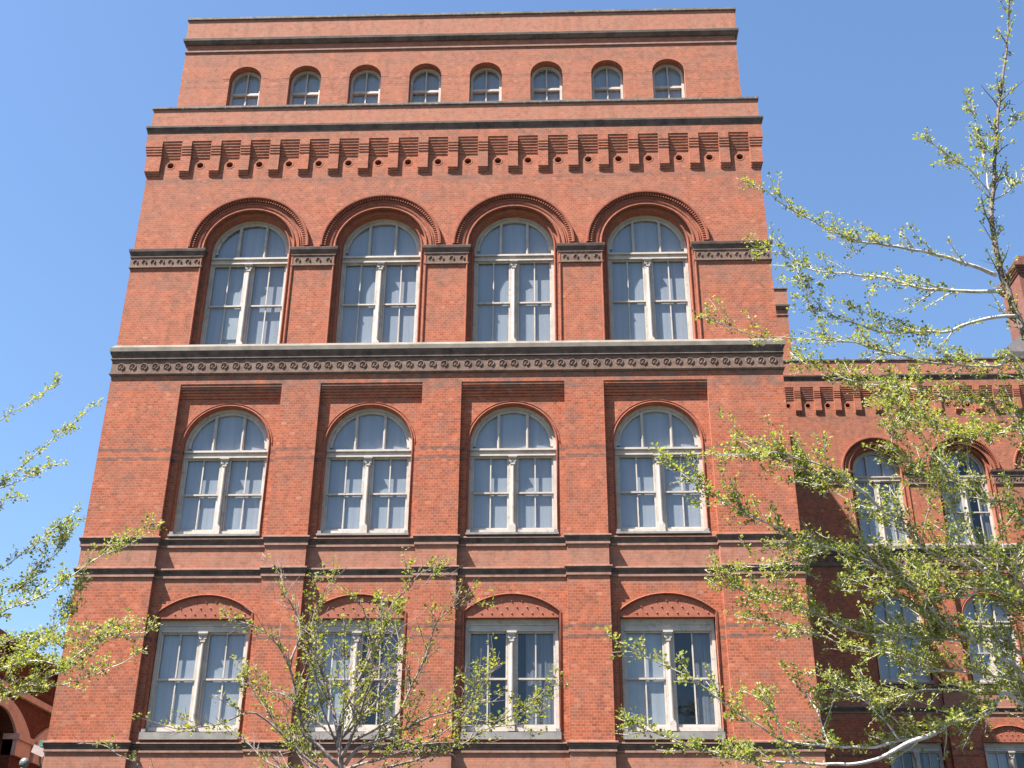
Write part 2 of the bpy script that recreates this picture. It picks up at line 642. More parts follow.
def attic_window(hw, hs):
    f = MB()
    b = .085
    f.box(-hw, -hw+b, -.03, .10, 0, hs)
    f.box(hw-b, hw, -.03, .10, 0, hs)
    f.sweep_arc(0, hs, [(hw, -.03), (hw, .10), (hw-b, .10), (hw-b, -.03)], n=24)
    f.box(-hw+b, hw-b, -.05, .10, 0, .10)
    zm = hs*.69
    f.box(-hw+b, hw-b, -.03, .09, zm-.045, zm+.045)
    f.box(-.022, .022, .0, .08, .10, zm-.047)
    f.box(-.022, .022, -.01, .08, zm+.047, hs+hw-b-.005)
    w = f.build('window', PAINT)
    gl = MB()
    hd = semicircle(0, hs, hw-.04, 20)
    gl.add([(x, .05, z) for x, z in hd]+[(hw-.04, .05, .05), (-hw+.04, .05, .05)], [tuple(reversed(range(len(hd)+2)))])
    gl.build('pane', GLASS, w)
    return w


def drape(x0, x1, z0, z1, y, amp, n):
    m = MB()
    pts = []
    for i in range(n+1):
        t = i/n
        yy = y+amp*math.sin(t*(x1-x0)*22.0)+amp*.5*math.sin(t*(x1-x0)*57+1.3)
        pts += [(x0+(x1-x0)*t, yy, z0), (x0+(x1-x0)*t, yy, z1)]
    m.add(pts, [(2*i, 2*i+2, 2*i+3, 2*i+1) for i in range(n)])
    return m


def add_curtain(w, hw, h, style, rng):
    if style == 'full':
        drape(-hw-.05, hw+.05, -.1, h, .105, .0004, 90).build('curtain', CURTAIN, w)
    elif style == 'parted':
        for a, c in ((-hw-.05, -.45*hw), (.30*hw, hw+.05)):
            drape(a, c, -.1, h, .13, .006, 40).build('curtain', NET, w)
    elif style == 'half':
        drape(-hw-.05, -.02, -.1, h, .105, .0006, 50).build('curtain', CURTAIN, w)
        drape(.55*hw, hw+.05, -.1, h, .13, .006, 30).build('curtain', NET, w)
    elif style == 'blind':
        drape(-hw-.05, hw+.05, -.1, h, .135, .0005, 90).build('curtain', CURTAIN, w)
        m = MB()
        m.box(-hw*.50, -.12, .105, .115, .45, h*.44)
        m.build('blind', BLIND, w)
    elif style == 'low':
        drape(-hw-.05, hw+.05, -.1, h, .135, .0004, 90).build('curtain', CURTAIN, w)
        drape(-hw-.05, hw+.05, -.1, h*.36, .10, .003, 60).build('curtain', BLIND, w)


# ------------------------------------------------------------------ the brick building
B = empty('brick_building', (0, 0, 0), 'tall red brick block with rows of arched windows, corbelled cornice and lower wing', 'building')
DF = .38      # depth of the wall face in front of the window plane
DR = .21      # depth of the recessed bay face in front of the window plane


def facade(y0, xl, xr, cs, rec, hw, hood, pan0, npan, pitch, panw, wallname, yback, left_ret, right_ret, styles):
    F, R = y0-DF, y0-DR
    hO = hw+.18                       # outer order of the upper arched openings
    wall = MB()
    yw = y0+.03
    # --- recessed lower bays with two storeys of openings
    xs = [xl]+[v for c in cs for v in (c-rec, c+rec)]+[xr]
    for i in range(0, len(xs), 2):
        wall.rect(xs[i], xs[i+1], 0, 16.76, F)
    mould = []
    for c in cs:
        a_arch = segment_arc(c, 10.17, hw+.02, .46)
        b_arch = semicircle(c, 14.92, hw+.0)
        wall.rect(c-rec, c+rec, 0, 6.6, R)
        wall_with_opening(wall, c-rec, c+rec, 6.6, 11.2, R, 7.03, a_arch)
        wall_with_opening(wall, c-rec, c+rec, 11.2, 16.76, R, 12.25, b_arch)
        reveal(wall, a_arch, 7.03, R, yw)
        reveal(wall, b_arch, 12.25, R, yw)
        for s in (-1, 1):
            x = c+s*rec
            wall.quad((x, F, 0), (x, R, 0), (x, R, 16.76), (x, F, 16.76))
        # corbelled head of the recess
        steps = 5
        prof = [(F, 16.76)]
        z = 16.76
        for k in range(steps):
            y = F+.018+(R-F-.018)*k/(steps)
            prof += [(y, z), (y, z-.080)]
            z -= .080
        prof.append((R, z))
        pts = [(c-rec, y, zz) for y, zz in prof]+[(c+rec, y, zz) for y, zz in prof]
        n = len(prof)
        wall.add(pts, [(j, j+1, n+j+1, n+j) for j in range(n-1)])
        m = MB()
        bead(m, semicircle(c, 14.92, hw+.026), 12.36, R-.004, .025)
        m.sweep_arc(c, 14.92, [(hw+.09, R), (hw+.09, R-.012), (hw+.105, R-.012), (hw+.105, R)])
        m.build('arch_moulding', BRICK_ARCH, B, True)
        m = MB()
        bead(m, segment_arc(c, 10.17, hw+.055, .475), 7.18, R-.004, .026)
        m.build('arch_moulding', BRICK_ARCH, B, True)
        # studded panel in the head of the lower window
        t = MB()
        ty = R+.035
        inner = segment_arc(c, 10.17, hw+.015, .455)
        zb = 10.02
        t.add([(x, ty, zz) for x, zz in inner]+[(c+hw+.015, ty, zb), (c-hw-.015, ty, zb)], [tuple(range(len(inner)+2))])
        t.quad((c-hw-.015, ty, zb), (c+hw+.015, ty, zb), (c+hw+.015, yw+.1, zb), (c-hw-.015, yw+.1, zb))
        t.box(c-hw, c+hw, ty-.025, ty-.002, zb, zb+.035)
        Rr = ((hw)**2+.455**2)/(2*.455)
        for row, zz in enumerate((10.135, 10.295, 10.455)):
            for q in range(-6, 7):
                x = c+(q+(.5 if row % 2 else 0))*.262*hw/1.2
                dx = abs(x-c)
                if dx > hw-.06:
                    continue
                ztop = 10.17+.455-Rr+math.sqrt(max(Rr*Rr-dx*dx, 0))
                if zz+.07 > ztop:
                    continue
                h = .032
                t.add([(x-h, ty-.001, zz), (x, ty-.001, zz-h), (x+h, ty-.001, zz), (x, ty-.001, zz+h), (x, ty-.032, zz)],
                      [(0, 1, 4), (1, 2, 4), (2, 3, 4), (3, 0, 4)])
        t.build('tympanum', TERRACOTTA, B)
    wall.rect(xl, xr, 16.76, 17.5, F)
    # --- upper arcade
    mids = [xl]+[(a+b)/2 for a, b in zip(cs[:-1], cs[1:])]+[xr]
    for i, c in enumerate(cs):
        arch = semicircle(c, 21.36, hO)
        wall_with_opening(wall, mids[i], mids[i+1], 17.5, 24.05, F, 17.98, arch)
        reveal(wall, arch, 17.98, F, F+.13)
        inner = semicircle(c, 21.36, hw+.01)
        o1, i1 = [(arch[0][0], 17.98)]+arch+[(arch[-1][0], 17.98)], [(inner[0][0], 17.98)]+inner+[(inner[-1][0], 17.98)]
        for j in range(len(o1)-1):
            wall.quad((o1[j][0], F+.13, o1[j][1]), (i1[j][0], F+.13, i1[j][1]), (i1[j+1][0], F+.13, i1[j+1][1]), (o1[j+1][0], F+.13, o1[j+1][1]))
        reveal(wall, inner, 17.98, F+.13, yw)
        m = MB()
        # ring, roll mouldings and dentilled hood
        m.sweep_arc(c, 21.36, [(hO+.10, F), (hO+.10, F-.022), (hO+.15, F-.03), (hO+.17, F)], n=48)
        m.sweep_arc(c, 21.36, [(hO+.20, F), (hO+.20, F-.02), (hO+.22, F-.02), (hO+.22, F)], n=48)
        m.sweep_arc(c, 21.36, [(hood-.14, F), (hood-.14, F-.02), (hood-.075, F-.02), (hood-.075, F-.10),
                               (hood-.05, F-.115), (hood, F-.115), (hood+.012, F-.085), (hood+.012, F)], n=56)
        bead(m, semicircle(c, 21.36, hO), 18.0, F-.004, .036)
        bead(m, semicircle(c, 21.36, hw+.03), 18.0, F+.124, .03)
        nd = int(math.pi*hood/.085)
        for k in range(nd):
            a = math.pi*(k+.5)/nd
            ca, sa = math.cos(a), math.sin(a)
            r0_, r1_ = hood-.165, hood-.07
            w_ = .02
            P = []
            for y in (F-.082, F-.018):
                for r, t in ((r0_, -w_), (r1_, -w_), (r1_, w_), (r0_, w_)):
                    P.append((c+r*ca-t*sa, y, 21.36+r*sa+t*ca))
            m.add(P, [(0, 1, 2, 3), (0, 4, 5, 1), (1, 5, 6, 2), (2, 6, 7, 3), (3, 7, 4, 0)])
        m.build('arch_hood', BRICK_ARCH, B)
    # --- impost bands between the arches
    spans = []
    for i in range(len(cs)+1):
        a = xl if i == 0 else cs[i-1]+hO
        b = xr if i == len(cs) else cs[i]-hO
        spans.append((a, b))
    for i, (a, b) in enumerate(spans):
        path = [(a, F), (b, F)]
        if i == 0:
            path = [(a, yback), (a, F), (b, F)]
        elif i == len(spans)-1:
            path = [(a, F), (b, F), (b, yback)]
        if i > 0:
            path = [(a, F+.12)]+path
        if i < len(spans)-1:
            path = path+[(b, F+.12)]
        im = MB()
        im.sweep_path(path, [(0, 20.68), (.045, 20.68), (.045, 20.72), (.028, 20.735), (.028, 21.035), (.05, 21.04), (.05, 21.065),
                             (0, 21.065)], caps=True)
        band_x0, band_x1 = a, b
        nsc = max(3, int((band_x1-band_x0)/.25))
        for k in range(nsc):
            x = band_x0+(band_x1-band_x0)*(k+.5)/nsc
            ring_on(im, x, F-.028, 20.885, .085, .045, math.radians(-60), math.radians(200))
        im.build('impost_band', BROWN_STONE, B)
        im = MB()
        im.sweep_path(path, [(0, 21.067), (.045, 21.067), (.05, 21.11), (.07, 21.16), (.07, 21.18), (.095, 21.22), (.105, 21.29),
                             (.105, 21.31), (0, 21.335)], caps=True)
        im.build('impost_moulding', BLACK_STONE, B)
    # --- sill course under the arcade
    full = [(xl, yback), (xl, F), (xr, F), (xr, yback)]
    pf = MB()
    pf.sweep_path(full, [(-.40, 18.03), (.03, 18.03), (.105, 17.93), (.125, 17.915), (.125, 17.785), (.10, 17.78), (0, 17.78)])
    pf.build('sill_ledge', PALE_STONE, B)
    pf = MB()
    pf.sweep_path(full, [(0, 17.778), (.11, 17.778), (.105, 17.735), (.085, 17.69), (.065, 17.65), (.06, 17.59), (.078, 17.575), (.078, 17.555), (.04, 17.545), (.04, 17.53), (0, 17.53)])
    pf.build('sill_moulding', BLACK_STONE, B)
    pf = MB()
    pf.sweep_path(full, [(0, 17.528), (.035, 17.528), (.035, 17.13), (.065, 17.12), (.065, 17.085), (.03, 17.04), (0, 17.035)])
    L = xr-xl
    nr = int(round((L-.3)/.328))
    for k in range(nr):
        x = xl+.25+(L-.5)*k/(nr-1)
        ring_on(pf, x, F-.035, 17.33, .112, .045, math.radians(-80), math.radians(215))
        for s in (-1, 1):
            d = .055
            y = F-.036
            pf.add([(x-d-.018, y, 17.315-s*d), (x-d+.018, y-.02, 17.315-s*d), (x+d+.018, y, 17.315+s*d), (x+d-.018, y-.02, 17.315+s*d)],
                   [(0, 1, 3), (0, 3, 2)])
    pf.build('roundel_frieze', BROWN_STONE, B)
    # --- string courses that step round the piers
    path = [(xl, yback), (xl, F)]
    for c in cs:
        path += [(c-rec, F), (c-rec, R), (c+rec, R), (c+rec, F)]
    path += [(xr, F), (xr, yback)]
    for zt, zb in ((12.20, 11.94), (11.35, 11.09), (6.89, 6.64)):
        s = MB()
        s.sweep_path(path, [(0, zt+.012), (.07, zt-.004), (.078, zt-.012), (.078, zt-.045), (0, zt-.06)])
        s.build('string_ledge', LEDGE, B)
        s = MB()
        s.sweep_path(path, [(0, zt-.062), (.068, zt-.062), (.06, zt-.10), (.035, zt-.135), (.03, zt-.165), (.025, zt-.19), (.0, zt-.19)])
        s.build('string_course', BLACK_STONE, B)
        s = MB()
        s.sweep_path(path, [(0, zt-.2), (.036, zt-.2), (.036, zb), (0, zb)])
        s.build('string_foot', LEDGE, B)
    # --- stone sills below the windows of the recessed bays
    for c in cs:
        for zt in (12.36, 7.18):
            s = MB()
            zl = zt-(.115 if zt > 9 else .235)
            s.add([(c-hw-.04, R-.10, zl), (c+hw+.04, R-.10, zl), (c+hw+.04, R-.10, zt-.06), (c-hw-.04, R-.10, zt-.06),
                   (c-hw-.04, yw, zl), (c+hw+.04, yw, zl), (c+hw+.04, yw, zt), (c-hw-.04, yw, zt)],
                  [(0, 1, 2, 3), (3, 2, 6, 7), (0, 3, 7, 4), (1, 5, 6, 2), (0, 4, 5, 1)])
            for sgn in (-1, 1):
                x = c+sgn*(hw-.03)
                s.box(x-.05, x+.05, R-.05, R+.02, zt-.045, zt+.03)
            s.build('sill', GREY_STONE, B)
    # --- corbelled frieze
    P = pan0
    edges = []
    fr = MB()
    zf0, zf1 = 24.05, 25.42
    brackets = []
    last = xl
    for k in range(npan):
        a, b = P+k*pitch, P+k*pitch+panw
        brackets.append((last, a))
        last = b
        # panel with a round hole
        cx, cz, r = (a+b)/2, 24.46, .105
        n = 16
        circ = [(cx+r*math.cos(2*math.pi*j/n), cz+r*math.sin(2*math.pi*j/n)) for j in range(n)]

        def sq(j):
            t = 2*math.pi*j/n
            ca, sa = math.cos(t), math.sin(t)
            hx, hz0, hz1 = (b-a)/2, cz-zf0, 24.74-cz
            sc = min(hx/abs(ca) if abs(ca) > 1e-6 else 1e9, (hz1 if sa > 0 else hz0)/abs(sa) if abs(sa) > 1e-6 else 1e9)
            return (cx+ca*sc, cz+sa*sc)
        for j in range(n):
            j2 = (j+1) % n
            p, q = sq(j), sq(j2)
            c1, c2 = circ[j], circ[j2]
            corner = None
            if abs(p[0]-q[0]) > 1e-6 and abs(p[1]-q[1]) > 1e-6:
                corner = (b if p[0] > cx else a, 24.74 if p[1]+q[1] > 2*cz else zf0)
            pts = [(p[0], F, p[1])]+([(corner[0], F, corner[1])] if corner else [])+[(q[0], F, q[1]), (c2[0], F, c2[1]), (c1[0], F, c1[1])]
            fr.add(pts, [tuple(range(len(pts)))])
            fr.quad((c1[0], F, c1[1]), (c2[0], F, c2[1]), (c2[0], F+.30, c2[1]), (c1[0], F+.30, c1[1]))
        fr.add([(x, F+.30, z) for x, z in circ], [tuple(range(n))])
        fr.sweep_arc(cx, cz, [(r, F), (r, F-.006), (r+.04, F-.006), (r+.04, F)], 0, 2*math.pi, 16)
        # stepped head of the panel
        ns = 7
        prof = [(F, 24.74)]
        for s in range(ns):
            y = F-.148*(s+1)/ns
            z = 24.74+.095*s
            prof += [(y, z), (y, z+.095 if s < ns-1 else zf1)]
        m_ = len(prof)
        pts = [(a, y, z) for y, z in prof]+[(b, y, z) for y, z in prof]
        fr.add(pts, [(j, j+1, m_+j+1, m_+j) for j in range(m_-1)])
    brackets.append((last, xr))
    BP, TP = .085, .148
    zs = [(24.05, 24.12, .028), (24.12, 24.20, .057), (24.20, 24.83, BP), (24.83, 24.92, BP+.018), (24.92, 25.01, BP+.034),
          (25.01, 25.10, BP+.05), (25.10, zf1, TP)]
    for i, (a, b) in enumerate(brackets):
        for z0_, z1_, pr in zs:
            x0_ = a-(pr if i == 0 else 0)
            x1_ = b+(pr if i == len(brackets)-1 else 0)
            ye = F+.05 if 0 < i < len(brackets)-1 else F+2.5
            fr.box(x0_, x1_, F-pr, ye, z0_, z1_)
    fr.sweep_path(full, [(0, zf1), (TP, zf1), (TP, 25.62), (0, 25.62)])
    fr.build('corbel_frieze', BRICK, B)
    # --- main cornice, parapet, coping
    cn = MB()
    cn.sweep_path(full, [(0, 25.622), (.158, 25.622), (.16, 25.655), (.17, 25.67), (.175, 25.71), (.19, 25.75), (.195, 25.79),
                         (.215, 25.815), (.215, 25.85), (0, 25.85)])
    cn.build('cornice', BLACK_STONE, B)
    cn = MB()
    cn.sweep_path(full, [(0, 25.852), (.217, 25.852), (.22, 25.875), (.10, 25.905), (0, 25.905)])
    cn.build('cornice_cap', CRUST, B)
    pp = MB()
    pp.sweep_path(full, [(0, 25.906), (.105, 25.906), (.105, 26.60), (0, 26.60)])
    pp.build('parapet', BRICK, B)
    cp = MB()
    cp.sweep_path(full, [(-.5, 26.602), (.13, 26.602), (.15, 26.63), (.15, 26.70), (.12, 26.725), (-.5, 26.73)])
    cp.build('coping', COPING, B)
    wall.build(wallname, BRICK, B)
    # --- windows
    rng = random.Random(4)
    wc = arch_window(hw, 2.96, 21.36-18.0)
    wb = arch_window(hw, 2.25, 14.92-12.36)
    wa = flat_window(hw, 2.52, 2.85)
    for proto, z, hgt, row in ((wc, 18.02, 4.7, 2), (wb, 12.36, 3.9, 1), (wa, 7.18, 2.85, 0)):
        proto.parent = B
        for i, c in enumerate(cs):
            if i == 0:
                w = proto
                w.location = (c, y0, z)
            else:
                w = dup(proto, (c, y0, z), B)
            made.append((w, hw, hgt, styles[row][i]))
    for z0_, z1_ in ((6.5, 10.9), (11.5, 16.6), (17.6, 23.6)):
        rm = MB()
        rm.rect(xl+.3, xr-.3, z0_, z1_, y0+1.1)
        rm.build('dark_backing', DARKROOM, B)  # dark sheet behind the panes, standing in for unlit rooms


made = []


def ring_on(mb, cx, y, cz, r, w, a0, a1, h=.024, n=12):
    """raised scroll on a band facing -Y"""
    k = 4
    pts, fs = [], []
    prof = [(r-w, y), (r-w*.75, y-h), (r-w*.2, y-h), (r, y)]
    for i in range(n+1):
        a = a0+(a1-a0)*i/n
        for rr, yy in prof:
            pts.append((cx+rr*math.cos(a), yy, cz+rr*math.sin(a)))
    for i in range(n):
        for j in range(k-1):
            fs.append((i*k+j, (i+1)*k+j, (i+1)*k+j+1, i*k+j+1))
    fs.append((0, 1, 2, 3))
    fs.append((n*k+3, n*k+2, n*k+1, n*k))
    mb.add(pts, fs)


XL, XR = -9.50, 9.58
WY = 17.98
facade(.10, XL, XR, [-6.0, -2.0, 2.0, 6.0], 1.45, 1.20, 1.82, -9.11, 20, .9358, .62, 'front_wall', 3.0, True, True,
       [['full', 'half', 'parted', 'half'], ['full', 'full', 'full', 'full'], ['blind', 'full', 'full', 'full']])
facade(WY, XR, 30.0, [17.08, 20.74, 24.40, 28.06], 1.30, 1.02, 1.52, 9.78, 23, .873, .58, 'wing_wall', WY+3, True, True,
       [['parted', 'half', 'parted', 'full'], ['full']*4, ['full', 'half', 'full', 'full']])
for w, hw, hgt, st in made:
    add_curtain(w, hw, hgt, st, random)

# side walls, roofs and the attic storey
sw = MB()
FY = .10-DF
sw.quad((XL, 40, 0), (XL, FY, 0), (XL, FY, 26.6), (XL, 40, 26.6))
sw.quad((XR, FY, 0), (XR, WY-DF, 0), (XR, WY-DF, 26.6), (XR, FY, 26.6))
sw.quad((30.0, WY-DF, 0), (30.0, 40, 0), (30.0, 40, 26.6), (30.0, WY-DF, 26.6))
sw.quad((30.0, 40, 0), (XL, 40, 0), (XL, 40, 26.6), (30.0, 40, 26.6))
sw.build('side_wall', BRICK, B)
rf = MB()
rf.add([(XL+.2, .05, 26.5), (XR-.2, .05, 26.5), (XR-.2, 39.8, 26.5), (XL+.2, 39.8, 26.5)], [(0, 1, 2, 3)])
rf.add([(XR-.1, WY+.1, 26.504), (29.8, WY+.1, 26.504), (29.8, 39.8, 26.504), (XR-.1, 39.8, 26.504)], [(0, 1, 2, 3)])
AX0, AX1, AY = -9.12, 9.33, .22
RX = 14.2
RY = 18.4
rf.add([(AX0+.1, AY+.1, 30.8), (AX1-.1, AY+.1, 30.8), (AX1-.1, RY, 30.8), (AX0+.1, RY, 30.8)], [(0, 1, 2, 3)])
rf.build('roof', ROOF, B)
aw = MB()
acs = [-7, -5, -3, -1, 1, 3, 5, 7]
acs = [c+.03 for c in acs]
amid = [AX0]+[(a+b)/2 for a, b in zip(acs[:-1], acs[1:])]+[AX1]
AH = .53
for i, c in enumerate(acs):
    arch = semicircle(c, 28.37, AH, 24)
    wall_with_opening(aw, amid[i], amid[i+1], 26.5, 30.9, AY, 26.9, arch)
    reveal(aw, arch, 26.9, AY, AY+.32)
aw.quad((AX0, RY, 26.5), (AX0, AY, 26.5), (AX0, AY, 30.9), (AX0, RY, 30.9))
aw.quad((AX1, AY, 26.5), (AX1, RY, 26.5), (AX1, RY, 30.9), (AX1, AY, 30.9))
aw.quad((AX1, RY, 26.5), (RX, RY, 26.5), (RX, RY, 30.9), (AX1, RY, 30.9))
aw.quad((RX, RY, 26.5), (RX, 38, 26.5), (RX, 38, 30.9), (RX, RY, 30.9))
aw.build('attic_wall', BRICK, B)
for c in acs:
    m = MB()
    m.sweep_arc(c, 28.37, [(AH-.003, AY+.003), (AH-.003, AY-.003), (AH+.235, AY-.003), (AH+.235, AY+.003)], n=30)
    m.build('window_arch', BRICK, B)
apath = [(AX0, RY), (AX0, AY), (AX1, AY), (AX1, RY), (RX, RY), (RX, 38)]
ac = MB()
ac.sweep_path(apath, [(0, 29.53), (.03, 29.53), (.035, 29.545), (.035, 29.60), (0, 29.605)])
ac.build('attic_string_course', LEDGE, B)
ac = MB()
ac.sweep_path(apath, [(0, 29.855), (.045, 29.855), (.05, 29.87), (.075, 29.90), (.08, 29.93), (.115, 29.99), (.12, 30.05), (0, 30.05)])
ac.build('attic_cornice', BLACK_STONE, B)
ac = MB()
ac.sweep_path(apath, [(0, 30.052), (.122, 30.052), (.125, 30.08), (.06, 30.11), (0, 30.11)])
ac.build('attic_cornice_cap', CRUST, B)
ac = MB()
ac.sweep_path(apath, [(0, 30.111), (.055, 30.111), (.055, 30.92), (0, 30.92)])
ac.build('attic_parapet', BRICK, B)
ac = MB()
ac.sweep_path(apath, [(-.3, 30.922), (.085, 30.922), (.10, 30.94), (.10, 31.02), (.07, 31.05), (-.3, 31.06)])
ac.build('attic_coping', COPING, B)
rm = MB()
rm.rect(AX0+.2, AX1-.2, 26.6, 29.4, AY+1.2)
rm.build('dark_backing', DARKROOM, B)  # dark stand-in for the unlit attic rooms
wd = attic_window(.515, 28.37-26.92)
wd.parent = B
ast = ['full', 'full', 'full', 'low', 'low', 'low', 'full', 'full']
for i, c in enumerate(acs):
    if i == 0:
        w = wd
        w.location = (c, AY+.28, 26.92)
    else:
        w = dup(wd, (c, AY+.28, 26.92), B)
    made.append((w, .5, 2.0, ast[i]))
for w, hw, hgt, st in made[-8:]:
    add_curtain(w, hw, hgt, st, random)
# brick stack with a slated foot on the wing roof
ch = MB()
cx0, cx1, cy0, cy1 = 25.6, 27.6, 19.2, 21.4
ch.box(cx0, cx1, cy0, cy1, 26.5, 32.2)
for k in range(4):
    ch.box(cx0-.05*(k+1), cx1+.05*(k+1), cy0-.05*(k+1), cy1+.05*(k+1), 32.2+.12*k, 32.32+.12*k)
ch.box(cx0+.2, cx1-.2, cy0+.2, cy1-.2, 32.68, 33.3)
chim = ch.build('chimney', make_brick('smoky_brick', (.55, .6, .7)), B)
sl = MB()
x0, x1, ya, yb = 23.7, 28.1, 18.4, 22.4
sl.add([(x0, ya, 26.55), (x1, ya, 26.55), (x1, yb, 26.55), (x0, yb, 26.55), (x0, ya, 27.5), (x1, ya, 27.5), (x1, yb, 27.5), (x0, yb, 27.5),
        (cx0-.02, cy0-.02, 29.2), (cx1+.02, cy0-.02, 29.2), (cx1+.02, cy1+.02, 29.2), (cx0-.02, cy1+.02, 29.2)],
       [(0, 1, 5, 4), (1, 2, 6, 5), (2, 3, 7, 6), (3, 0, 4, 7), (4, 5, 9, 8), (5, 6, 10, 9), (6, 7, 11, 10), (7, 4, 8, 11)])
sl.build('slate_base', SLATE, chim)

# ------------------------------------------------------------------ neighbouring building at the left, seen along its side
NB = empty('stone_trimmed_building', (-13.0, 8.0, 0), 'dark brick building with pale stone arches, in shade behind the left corner', 'building')
NX = 0.0                                   # local: wall plane at x=0 faces +X, runs along y
nb = MB()
NTOP = 10.3


def nq(y0_, y1_, z0_, z1_, x=0.0):
    nb.quad((x, y0_, z0_), (x, y1_, z0_), (x, y1_, z1_), (x, y0_, z1_))


# openings along the wall, segmental heads
AYS = [-8.7, -3.7, 1.3, 6.3]
ah, zs_ = 1.30, 8.15
ylast = -14.0
for yc in AYS:
    nq(ylast, yc-ah, 0, NTOP)
    nq(yc-ah, yc+ah, 0, 4.2)
    pts = segment_arc(yc, zs_, ah, .55, 20)
    for (a, za), (b, zb) in zip(pts[:-1], pts[1:]):
        nb.quad((0, a, za), (0, b, zb), (0, b, NTOP), (0, a, NTOP))
    outl = [(yc-ah, 4.2)]+pts+[(yc+ah, 4.2)]
    for (a, za), (b, zb) in zip(outl[:-1], outl[1:]):
        nb.quad((0, a, za), (-.45, a, za), (-.45, b, zb), (0, b, zb))
    ylast = yc+ah
nq(ylast, 22.0, 0, NTOP)
nb.quad((0, -14, 0), (0, -14, NTOP), (-9, -14, NTOP), (-9, -14, 0))
nb.quad((-9, -14, 0), (-9, -14, NTOP), (-9, 22, NTOP), (-9, 22, 0))
nb.quad((-9, 22, 0), (-9, 22, NTOP), (0, 22, NTOP), (0, 22, 0))
SHADE_STONE = make_plain('brown_grey_stone', (.36, .345, .335), (.48, .46, .44), 2.5, .85, .2, .15)
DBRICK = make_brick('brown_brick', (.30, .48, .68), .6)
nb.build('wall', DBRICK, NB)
rr = MB()
rr.add([(.35, -14.3, NTOP), (.35, 22.3, NTOP), (.35, 22.3, NTOP+.22), (.35, -14.3, NTOP+.22), (-4.5, -14.3, NTOP+.9), (-4.5, 22.3, NTOP+.9),
        (-9.3, -14.3, NTOP+.22), (-9.3, 22.3, NTOP+.22), (-9.3, -14.3, NTOP), (-9.3, 22.3, NTOP)],
       [(0, 1, 2, 3), (3, 2, 5, 4), (4, 5, 7, 6), (6, 7, 9, 8), (8, 9, 1, 0), (0, 3, 4, 6, 8), (1, 9, 7, 5, 2)])
rr.build('roof', SLATE, NB)
DPANE = make_plain('dark_pane', (.012, .014, .016), (.02, .022, .025), 1.0, .15, .5)
for yc in AYS:
    st = MB()
    n = 24
    inn, out = segment_arc(yc, zs_, ah-.002, .55, n), segment_arc(yc, zs_, 2.38, .86, n)
    pts, fs = [], []
    for (ya_, za_), (yb_, zb_) in zip(inn, out):
        pts += [(.002, ya_, za_), (.08, ya_, za_), (.10, ya_*.5+yb_*.5, za_*.5+zb_*.5), (.08, yb_, zb_), (.002, yb_, zb_)]
    for i in range(n):
        for j in range(5):
            j2 = (j+1) % 5
            fs.append((i*5+j, (i+1)*5+j, (i+1)*5+j2, i*5+j2))
    st.add(pts, fs)
    st.build('stone_arch', SHADE_STONE, NB)
    for s in (-1, 1):
        im = MB()
        y_a, y_b = yc+s*ah, yc+s*2.35
        im.box(-.3, .13, min(y_a, y_b), max(y_a, y_b), zs_-.62, zs_-.17)
        im.box(-.3, .20, min(y_a, y_b)-.05, max(y_a, y_b)+.05, zs_-.168, zs_-.004)
        im.build('impost', SHADE_STONE, NB)
    gl = MB()
    gl.add([(-.4, yc-ah, 4.2), (-.4, yc+ah, 4.2), (-.4, yc+ah, zs_+.6), (-.4, yc-ah, zs_+.6)], [(0, 1, 2, 3)])
    gl.build('pane', DPANE, NB)
sb = MB()
sb.box(.002, .12, -14, 22, 9.18, 9.36)
sb.build('stone_band', SHADE_STONE, NB)

# ------------------------------------------------------------------ lamp and floodlight on brackets by the left corner
p = at(40, 757, -.15)
FL = empty('floodlight', (XL, -.15, p.z), 'small pinkish white box floodlight on a bracket at the left corner', 'floodlight')
d = p-Vector((XL, -.15, p.z))
h = MB()
h.add([(d.x-.20, -.12, .10), (d.x+.12, -.12, -.03), (d.x+.12, .12, -.03), (d.x-.20, .12, .10),
       (d.x-.14, -.14, .28), (d.x+.20, -.14, .13), (d.x+.20, .14, .13), (d.x-.14, .14, .28)],
      [(0, 1, 5, 4), (1, 2, 6, 5), (2, 3, 7, 6), (3, 0, 4, 7), (4, 5, 6, 7), (3, 2, 1, 0)])
h.build('housing', METAL_WHITE, FL)
h = MB()
h.add([(d.x+.124, -.10, -.015), (d.x+.124, .10, -.015), (d.x+.20, .12, .12), (d.x+.20, -.12, .12),
       (d.x+.14, -.10, -.02), (d.x+.14, .10, -.02), (d.x+.215, .12, .115), (d.x+.215, -.12, .115)],
      [(0, 1, 2, 3), (7, 6, 5, 4), (0, 3, 7, 4), (1, 5, 6, 2), (3, 2, 6, 7), (0, 4, 5, 1)])
h.build('lens', METAL_GREY, FL)
h = MB()
h.tube([(0, 0, -.22), (d.x*.55, 0, -.22), (d.x*.9, 0, -.12), (d.x, 0, .04)], .022, 8)
h.box(-.03, .0, -.08, .08, -.32, -.12)
h.build('bracket', METAL_GREEN, FL)
h = MB()
h.box(d.x-.06, d.x+.05, -.06, .06, .24, .40)
h.build('junction_box', METAL_GREEN, FL)
p2 = at(24, 764, -.15)
GL = empty('wall_lamp', (XL, -.15, p2.z), 'round grey wall lamp on a curved pipe left of the floodlight', 'lamp')
d2 = p2.x-XL
h = MB()
nlat, nlon = 8, 14
for i in range(nlat):
    for j in range(nlon):
        def sp(a, b):
            th = math.pi*a/nlat
            ph = 2*math.pi*b/nlon
            return (d2+.12*math.sin(th)*math.cos(ph), .10*math.sin(th)*math.sin(ph), .02+.13*math.cos(th))
        h.quad(sp(i, j), sp(i+1, j), sp(i+1, j+1), sp(i, j+1))
h.build('globe', METAL_GREY, GL, True)
h = MB()
